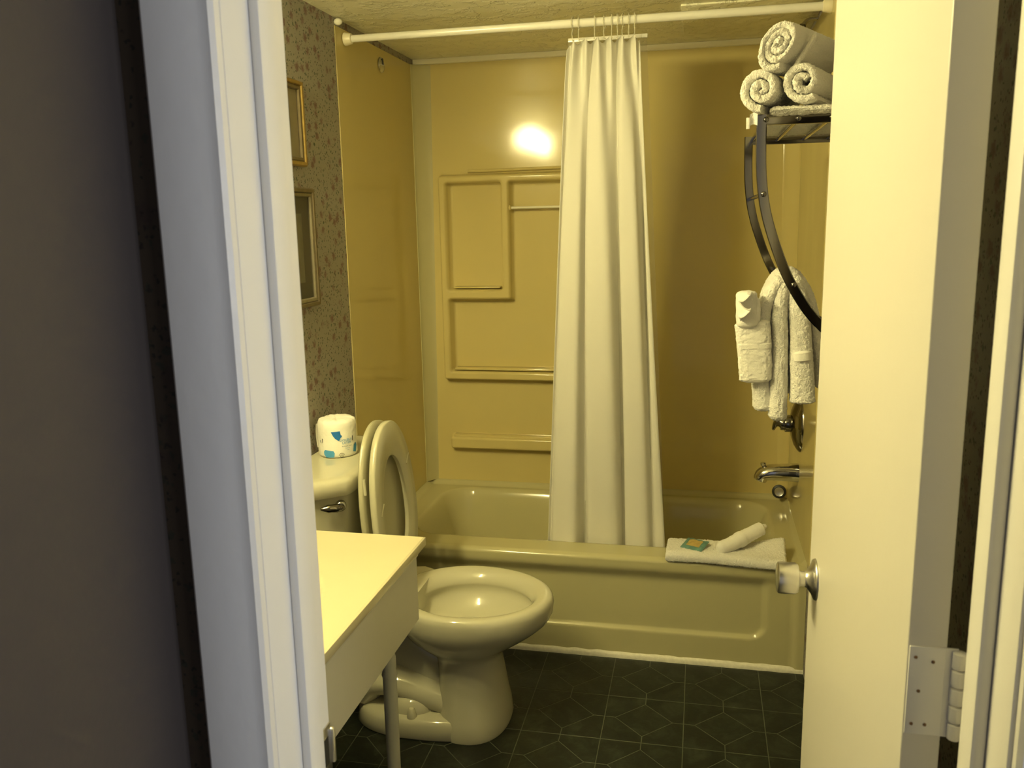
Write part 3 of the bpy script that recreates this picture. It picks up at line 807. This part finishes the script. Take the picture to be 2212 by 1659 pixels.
def turned(x, y):
    pr = [(.0, 0), (.011, 0), (.013, .01), (.0135, .08), (.0155, .20), (.0165, .38), (.0165, .470), (.0155, .466), (.0185, .476), (.0155, .486), (.0168, .496), (.0168, .518), (.014, .530), (.0125, .545), (.0125, .575), (0, .575)]
    return B().lathe(pr, (x, y, 0), (0, 0, 1), 24)
part('leg', turned(-.430, -.800), M_LEG, van); part('leg', turned(-.430, -1.60), M_LEG, van)

# ------------------------------------------------------------------ vanity light: the room's lamp, on the left wall above the vanity
vl = thing('vanity_light', 'light bar with four lit globe bulbs on the wallpapered wall above the vanity', 'lamp', (XL, -1.26, 1.98))
part('back_plate', B().box(XL, XL+.018, -1.68, -.85, 1.975, 2.075, .004), M_CHROME, vl)
for y in (-1.58, -1.37, -1.16, -.95):
    lh = part('lamp_holder', B().lathe([(0, 0), (.026, 0), (.026, .022), (.020, .030), (0, .030)], (XL+.018, y, 2.025), (1, 0, 0), 20), M_CHROME, vl)
    part('globe_bulb', B().sphere((XL+.018+.026+.045, y, 2.025), .046, seg=24), M_LAMP, lh)

# ------------------------------------------------------------------ framed pictures on the left wall
def picture(name_label, ya, yb, z0, z1, mf, mi, mb, art):
    t = thing('framed_picture', name_label, 'picture', (XL, (ya+yb)/2, z0), 'framed pictures on the floral wallpaper')
    def prof(o_, i_, x):  # rectangular ring outline
        return [Vector((x, ya+o_, z0+o_)), Vector((x, yb-o_, z0+o_)), Vector((x, yb-o_, z1-o_)), Vector((x, ya+o_, z1-o_))]
    def ring(steps):
        R = [prof(o_, 0, x) for o_, x in steps]; b = B(); n = 4
        vs = [p for r in R for p in r]; fs = []
        for i in range(len(R)-1):
            for k in range(4): fs.append((i*4+k, i*4+(k+1) % 4, (i+1)*4+(k+1) % 4, (i+1)*4+k))
        return b.add(vs, fs)
    part('frame', ring([(0, XL), (0, XL+.012), (.004, XL+.018), (.012, XL+.018), (.015, XL+.013), (.015, XL+.004)]), mf, t, smooth=False)
    part('inner_frame', ring([(.0145, XL+.013), (.017, XL+.015), (.024, XL+.014), (.027, XL+.009), (.027, XL+.004)]), mi, t, smooth=False)
    part('mat_board', B().box(XL+.002, XL+.005, ya+.024, yb-.024, z0+.024, z1-.024), mb, t, smooth=False)
    cy, cz = (ya+yb)/2, (z0+z1)/2; w2, h2 = (yb-ya)/2-.075, (z1-z0)/2-.075
    part('print', B().box(XL+.005, XL+.0056, cy-w2, cy+w2, cz-h2, cz+h2), art, t, smooth=False)
    part('glass', B().box(XL+.007, XL+.0085, ya+.022, yb-.022, z0+.022, z1-.022), M_GLASS, t, smooth=False)
art = mat('faded_print', (.30, .27, .17), .7, noise_s=18, amt=.5)
picture('upper picture in a bright gilt frame, mostly hidden by the door jamb', -.42, -.107, 1.683, 1.925, M_GOLD, M_DFRAME, M_MATB, art)
picture('lower picture in a dark bronze frame, mostly hidden by the door jamb', -.48, -.075, 1.270, 1.622, M_DFRAME, M_SILV, M_MATB2, art)

# ------------------------------------------------------------------ towel rack on the right wall behind the door
YN, YF = -.54, 0.0
rack = thing('towel_rack', 'chrome wall towel rack with curved arms behind the open door', 'towel rack', (.50, -.27, 1.2))
arm_pts = catmull([(.3855, 1.728), (.386, 1.66), (.389, 1.60), (.397, 1.54), (.411, 1.485), (.437, 1.413), (.461, 1.362), (.497, 1.305), (.537, 1.262), (.585, 1.226), (.620, 1.21)][0:0] or
                  [(.3855, 0, 1.728), (.386, 0, 1.66), (.389, 0, 1.60), (.397, 0, 1.54), (.411, 0, 1.485), (.437, 0, 1.413), (.461, 0, 1.362), (.497, 0, 1.305), (.537, 0, 1.262), (.585, 0, 1.226), (.622, 0, 1.205)], 5)
flat = [(-.0110, -.0045), (-.0090, -.0065), (.0090, -.0065), (.0110, -.0045), (.0110, .0045), (.0090, .0065), (-.0090, .0065), (-.0110, .0045)]
for y, s in ((YN, -1), (YF, 1)):
    a = part('side_arm', B().tube([(p.x, y, p.z) for p in arm_pts], 1, sec=[(v, u) for u, v in flat], up=(1, 0, .01)), M_DCHROME, rack)
    part('top_rail', B().tube([(.377, y, 1.717), (.624, y, 1.717)], 1, sec=[(u*.72, v*1.7) for u, v in [(-.009, -.0045), (-.0065, -.0065), (.0065, -.0065), (.009, -.0045), (.009, .0045), (.0065, .0065), (-.0065, .0065), (-.009, .0045)]], up=(0, 0, 1)), M_DCHROME, rack)
    for x, z in ((.3945, 1.717), (.4615, 1.717), (.53, 1.717), (.594, 1.717), (.3945, 1.560), (.4655, 1.362)):
        part('rivet', B().sphere((x, y+s*.0065, z), .0062, (1, .7, 1), 12), M_DCHROME, a if z < 1.6 else rack)
for x in (.3945, .4615, .53, .594): part('shelf_bar', B().tube([(x, YN, 1.717), (x, YF, 1.717)], .0055, 12), M_CHROME, rack)
part('cross_bar', B().tube([(.3945, YN, 1.560), (.3945, YF, 1.560)], .005, 12), M_CHROME, rack)
part('towel_rail', B().tube([(.4655, YN, 1.362), (.4655, YF, 1.362)], .0055, 12), M_CHROME, rack)
for y in (YN, YF):
    for z in (1.175, 1.69): part('wall_foot', B().box(.616, XR-.0005, y-.018, y+.018, z, z+.058, .003), M_DCHROME, rack)

# ------------------------------------------------------------------ towels
def fuzz(me, amp, sc=140, seed=0):
    me.update(); nn = [v.normal.copy() for v in me.vertices]
    for v, n_ in zip(me.vertices, nn):
        p = v.co*sc+Vector((seed*7.1, seed*3.3, 0))
        v.co += n_*(amp*noise.noise(p)+amp*.9*noise.noise(p*2.3)+.5*amp*noise.noise(v.co*30+Vector((seed, 0, 0))))
    return me
TEX = bpy.data.textures.new('terry_loops', 'CLOUDS'); TEX.noise_scale = .0045; TEX.noise_depth = 1
def terry(o, lv=1, st=.0042):
    if lv:
        m1 = o.modifiers.new('sub', 'SUBSURF'); m1.subdivision_type = 'SIMPLE'; m1.levels = lv; m1.render_levels = lv
    m2 = o.modifiers.new('loops', 'DISPLACE'); m2.texture = TEX; m2.strength = st; m2.mid_level = .5; m2.texture_coords = 'LOCAL'
    return o
def roll(cx, cz, rx, rz, y0, y1, turns, thick, rot=0, tilt=0, seed=0, squash=0, hollow=.2):
    """a towel rolled along Y; its near end shows the spiral"""
    n = int(turns*44); outer = []; inner = []
    for k in range(n+1):
        t = k/n; a = rot+2*pi*turns*t
        f = hollow+(1-hollow)*t
        wig = 1+.05*noise.noise(Vector((a*.9, seed, 0)))*(1.2-t)+.05*noise.noise(Vector((a*.33, seed+4, 0)))
        pr_ = lambda q: (cx+q*rx*cos(a)+squash*q*rz*sin(a), cz+q*rz*sin(a))
        outer.append(pr_(f*wig)); inner.append(pr_(max(.02, f*wig-thick)))
    path = outer+inner[::-1]
    # mid-line corners rounded by extra rings at the ends
    b = B(); m_ = len(outer)
    ys = [y0+.004, y0+.0005, y0, y0+.0]+[]
    segs = [(y0+.006, 0), (y0+.002, 1), (y0, 2)]
    R = []
    def section(y, ins):
        o2, i2 = [], []
        for (ox, oz), (ix, iz) in zip(outer, inner):
            dx, dz = ix-ox, iz-oz; o2.append(Vector((ox+dx*ins, y, oz+dz*ins))); i2.append(Vector((ix-dx*ins, y, iz-dz*ins)))
        return o2+i2[::-1]
    off = [noise.noise(Vector((k*.07, seed, 5)))*.006 for k in range(m_)]
    def sh(S_):
        for k in range(m_):
            S_[k].y += off[k]; S_[-1-k].y += off[k]
        return S_
    Y = [y0, y0+.0015, y0+.005]+lin(y0+.012, y1-.01, .008)+[y1-.002, y1]
    I = [.30, .14, .04]+[0]*(len(Y)-5)+[.1, .38]
    R = []
    for i, (y, ii) in enumerate(zip(Y, I)):
        s_ = section(y, ii)
        if i < 5: s_ = sh(s_)
        for v in s_: v.x += tilt*(y-y0)
        R.append(s_)
    b.rings(R, caps=False)
    # caps as quads across the band
    N_ = len(path); base = len(b.v)-len(R)*N_
    for ri, flip in ((0, False), (len(R)-1, True)):
        for k in range(m_-1):
            q = (ri*N_+k, ri*N_+k+1, ri*N_+N_-2-k, ri*N_+N_-1-k)
            b.f.append(q[::-1] if flip else q)
    return fuzz(b.mesh(), .0013, 170, seed)
r1 = tag(terry(link('rolled_towel', roll(.380, 1.777, .0485, .050, -.575, -.33, 2.1, .37, -pi/2-4.2*pi, .30, 1, 0, .16), M_TOWEL)), 'white rolled towel at the lower left of the stack, bulging over the rack edge', 'towel', 'rolled towels on the rack')
r2 = tag(terry(link('rolled_towel', roll(.464, 1.790, .0470, .046, -.570, -.32, 1.75, .36, -pi*.3-3.5*pi, .38, 2, 0, .34), M_TOWEL)), 'white rolled towel at the lower right of the stack, with a hollow middle', 'towel', 'rolled towels on the rack')
r3 = tag(terry(link('rolled_towel', roll(.411, 1.864, .043, .056, -.585, -.33, 3.0, .28, -.35*pi-6*pi, .50, 3, .30, .12), M_TOWEL)), 'white rolled towel lying on top of the other two rolls', 'towel', 'rolled towels on the rack')
part('loose_edge', fuzz(B().tube(catmull([(.490, -.535, 1.888), (.480, -.545, 1.868), (.461, -.550, 1.840), (.446, -.555, 1.815)], 6), .0055, 10).mesh(), .001, 200), M_TOWEL, r3)
# folded towel under the rolls
def soft_slab(x0, x1, y0, y1, z0, z1, seed=0, amp=.0015):
    b = B(); n = 40; R = []
    r = (z1-z0)/2
    prof = []
    for k in range(25):
        a = pi/2+pi*k/24; prof.append((r*cos(a), r*sin(a)))
    ys = lin(y0, y1, .008)
    for i, y in enumerate(ys):
        e = min(1, (min(i, len(ys)-1-i)+.35)/2.2)
        ring = []
        for u, v in prof: ring.append(Vector((x0+r+u, y, (z0+z1)/2+v*e)))
        for t in lin(0, 1, .04): ring.append(Vector((x0+r+(x1-x0-2*r)*t, y, (z0+z1)/2-r*e)))
        for u, v in prof: ring.append(Vector((x1-r-u, y, (z0+z1)/2-v*e)))
        for t in lin(0, 1, .04)[::-1]: ring.append(Vector((x0+r+(x1-x0-2*r)*t, y, (z0+z1)/2+r*e)))
        R.append(ring)
    b.rings(R); return fuzz(b.mesh(), amp, 160, seed)
ft = thing('folded_towel', 'white folded towel lying flat on the rack beneath the rolls', 'towel', (.48, -.3, 1.727))
part('cloth', soft_slab(.402, .612, -.565, -.04, 1.7235, 1.743, 4), M_TOWEL, ft)
part('corner_flap', B().add(*grid(lin(0, 1, .2), lin(0, 1, .2), lambda u, v: (.360+.016*u, -.552+.004*sin(4*u), 1.728-.024*v+.004*sin(3*u)))), M_TOWEL, ft)
part('care_tag', B().box(.353, .3605, -.554, -.552, 1.698, 1.722, .001), M_WASH, ft)

# hanging towels: built from vertical padded strands over the towel rail
def strand(path, sec_x, sec_y, seed, n=30, pw=2.4, amp=.0014):
    """path of centres, half sizes across and along the rail"""
    P = catmull(path, 8); R = []; N_ = len(P)
    for i, p in enumerate(P):
        t = i/(N_-1)
        hx = sec_x[0]+(sec_x[1]-sec_x[0])*t; hy = sec_y[0]+(sec_y[1]-sec_y[0])*t
        d = (P[min(i+1, N_-1)]-P[max(i-1, 0)]).normalized()
        a = Vector((0, 1, 0)); c = d.cross(a).normalized()
        e = min(1, (min(i, N_-1-i)+.5)/2.0)
        ring = []
        for k in range(n):
            q = 2*pi*k/n; C_, S_ = cos(q), sin(q)
            u = abs(C_)**(2/pw)*(1 if C_ > 0 else -1); v = abs(S_)**(2/pw)*(1 if S_ > 0 else -1)
            ring.append(p+c*hx*u*e**.5+a*hy*v*e**.4)
        R.append(ring)
    return B().rings(R)
YH_ = -.33
ht = thing('hand_towel', 'white terry hand towel draped over the low rail of the rack', 'towel', (.465, YH_, 1.0))
# near side drape: over the rail, down to the left and right
bt = strand([(.425, YH_+.03, 1.045), (.422, YH_+.03, 1.20), (.428, YH_+.03, 1.30), (.446, YH_+.03, 1.352), (.470, YH_+.03, 1.372), (.500, YH_+.03, 1.350), (.528, YH_+.03, 1.29), (.548, YH_+.03, 1.18), (.560, YH_+.03, 1.09)], (.020, .017), (.07, .07), 1)
part('back_drape', fuzz(bt.mesh(), .0016, 150, 5), M_TOWEL, ht, ang=80)
cs = strand([(.457, YH_-.045, 1.016), (.456, YH_-.045, 1.09), (.455, YH_-.045, 1.20), (.452, YH_-.045, 1.30), (.458, YH_-.04, 1.352), (.470, YH_-.03, 1.366)], (.0225, .016), (.032, .025), 2)
part('front_fold', fuzz(cs.mesh(), .0016, 170, 6), M_TOWEL, ht, ang=80)
ls = strand([(.425, YH_-.015, 1.035), (.418, YH_-.02, 1.10), (.412, YH_-.03, 1.20), (.415, YH_-.03, 1.28), (.432, YH_-.03, 1.335), (.455, YH_-.025, 1.365)], (.026, .014), (.045, .04), 3)
part('left_fold', fuzz(ls.mesh(), .0016, 160, 7), M_TOWEL, ht, ang=80)
rs = strand([(.512, YH_-.055, 1.062), (.511, YH_-.055, 1.10), (.506, YH_-.055, 1.17), (.500, YH_-.05, 1.25), (.490, YH_-.045, 1.32), (.476, YH_-.03, 1.362)], (.0305, .021), (.03, .02), 4)
part('right_fold', fuzz(rs.mesh(), .0016, 165, 8), M_TOWEL, ht, ang=80)
part('inner_fold', fuzz(strand([(.486, YH_+.01, 1.075), (.484, YH_+.01, 1.18), (.480, YH_+.01, 1.28), (.474, YH_, 1.355)], (.020, .016), (.03, .03), 6).mesh(), .0014, 150, 9), M_TOWEL, ht, ang=80)
part('woven_band', fuzz(strand([(.508, YH_-.0565, 1.165), (.504, YH_-.0565, 1.195)], (.0245, .023), (.0315, .0305), 4).mesh(), .0003, 100, 1), M_WASH, ht)
pk = thing('folded_washcloth', 'white terry washcloth folded as a pocket on the front of the hanging hand towel', 'washcloth', (.385, YH_-.06, 1.10))
pb = strand([(.400, YH_-.068, 1.114), (.397, YH_-.070, 1.16), (.392, YH_-.072, 1.22), (.387, YH_-.072, 1.266)], (.038, .042), (.016, .020), 5, pw=3.2)
part('pocket', fuzz(pb.mesh(), .0014, 170, 9), M_WASH, pk, ang=80)
part('hem_band', fuzz(strand([(.3945, YH_-.0725, 1.194), (.3935, YH_-.073, 1.215)], (.0405, .041), (.0175, .018), 5, pw=3.2).mesh(), .0004, 120, 2), M_WASH, pk, ang=80)
# fan-folded cloth standing in the pocket
def ribbon(path, y0, z0, z1, x_off=0, lean=0):
    V, F = [], []
    P = catmull(path, 6)
    n = len(P)
    return P
fan = thing('fan_folded_washcloth', 'thin white cloth pleated like a fan and tucked in the pocket of the washcloth', 'washcloth', (.372, YH_-.08, 1.245))
sp_ = []
for k in range(61):
    t = k/60; sp_.append((.3665+.0135*sin(2*pi*1.85*t+.3), 1.340-.070*t-.004*cos(2*pi*3.7*t)))
V, F = grid(list(range(61)), lin(0, 1, .125), lambda k, v: (sp_[int(k)][0]+.004*v, YH_-.126+.06*v, sp_[int(k)][1]))
o = part('pleats', mesh_vf(V, F), M_WASH, fan, ang=180); md = o.modifiers.new('t', 'SOLIDIFY'); md.thickness = .0030; md.offset = 0
part('core', fuzz(strand([(.376, YH_-.082, 1.250), (.373, YH_-.082, 1.30), (.371, YH_-.082, 1.338)], (.026, .024), (.022, .022), 3, pw=3).mesh(), .0012, 70, 3), M_WASH, fan, ang=80)
part('outer_fold', fuzz(strand([(.396, YH_-.080, 1.262), (.396, YH_-.080, 1.300), (.393, YH_-.080, 1.322)], (.010, .008), (.018, .012), 3).mesh(), .0010, 70, 5), M_WASH, fan, ang=80)

# ------------------------------------------------------------------ bath mat and amenities on the tub rim
def matf(u, v, top):
    x = .166+.392*u+.004*v; y = .234+.135*v-.010*u*(1-v)
    t = .032-.004*u
    z0 = ZR+.002
    lift = .032*sstep(.62, 1, u)*sstep(.25, 1, v)+.003*sin(5*u)
    ex = min(1, min(u, 1-u)*392/9+.15); ey = min(1, min(v, 1-v)*135/9+.15)
    e = sqrt(max(0, 1-(1-ex)**2))*sqrt(max(0, 1-(1-ey)**2))
    mid = z0+t/2+lift
    droop = -.007*(1-sstep(0, .14, v))
    return Vector((x, y, mid-.002+droop+(t/2*e if top else -t/2*e)))
us_, vs2 = lin(0, 1, 1/90), lin(0, 1, 1/36)
bm_ = B(); V, F = grid(us_, vs2, lambda u, v: matf(u, v, True)); bm_.add(V, F)
V, F = grid(us_, vs2, lambda u, v: matf(u, v, False)); bm_.add(V, [f[::-1] for f in F])
me = bm_.mesh(); bm = bmesh.new(); bm.from_mesh(me); bmesh.ops.remove_doubles(bm, verts=bm.verts, dist=.0004)
ed = [e for e in bm.edges if e.is_boundary]
bmesh.ops.bridge_loops(bm, edges=ed) if ed else None
bmesh.ops.recalc_face_normals(bm, faces=bm.faces); bm.to_mesh(me); bm.free()
bmo = tag(link('bath_mat', fuzz(me, .0013, 190, 11), M_TOWEL, ang=80), 'white folded terry bath mat laid over the front rim of the tub', 'bath mat')
soap = thing('soap_packet', 'small teal wrapped soap lying on the folded bath mat', 'soap', (.262, .30, .405))
def pil(u, v, top):
    e = (1-(2*u-1)**4)*(1-(2*v-1)**4)
    a = -.42; px = (u-.5)*.078; py = (v-.5)*.066
    return (.262+px*cos(a)-py*sin(a), .292+px*sin(a)+py*cos(a), .419+(.0055*e if top else -.003*e)+.0010*sin(u*19)*sin(v*17)+.014*(v-.5))
b_ = B(); V, F = grid(lin(0, 1, .04), lin(0, 1, .04), lambda u, v: pil(u, v, True)); b_.add(V, F)
V, F = grid(lin(0, 1, .05), lin(0, 1, .05), lambda u, v: pil(u, v, False)); b_.add(V, F)
part('wrapper', b_, M_TEAL, soap, ang=60)
V, F = grid(lin(.2, .8, .05), lin(.2, .78, .05), lambda u, v: tuple(Vector(pil(u, v, True))+Vector((0, 0, .0006))))
part('label', mesh_vf(V, F), M_ORNG, soap, ang=60, label='faded orange label')
wr = thing('rolled_washcloth', 'white washcloth rolled into a tied bundle slanting over the bath mat', 'washcloth', (.42, .30, .402))
P = catmull([(.336, .262, .409), (.365, .278, .415), (.398, .300, .4245), (.432, .326, .436), (.468, .350, .449), (.488, .362, .456)], 8)
P = [p+Vector((0, 0, .010)) for p in P]
rad_ = []
for i in range(len(P)):
    t = i/(len(P)-1); r_ = .0222+.002*sin(3*t)
    if t < .1: r_ *= .55+4.5*t
    if t > .93: r_ *= 1-(t-.93)*4
    if abs(t-.50) < .05: r_ *= 1.12
    rad_.append(r_)
part('bundle', fuzz(B().tube(P, rad_, 28).mesh(), .0014, 110, 12), M_WASH, wr, ang=80)
part('tie', fuzz(B().tube([P[20]+(P[21]-P[20])*-.1, P[20], P[21]], [.0250, .0258, .0250], 28).mesh(), .0007, 110, 13), M_WASH, wr, ang=80)
part('tail', fuzz(B().tube([P[-2]+Vector((.002, 0, .004)), P[-1]+Vector((.008, .004, .004)), P[-1]+Vector((.013, .006, .002))], [.010, .009, .004], 14).mesh(), .0006, 120, 14), M_WASH, wr, ang=80)

for o in bpy.data.objects:
    n = o.name.split('.')[0]
    if n in ('back_drape', 'front_fold', 'left_fold', 'right_fold', 'inner_fold', 'cloth', 'bath_mat'): terry(o, 2 if n != 'bath_mat' else 1, .0040)
    if n in ('pocket', ): terry(o, 2, .0028)
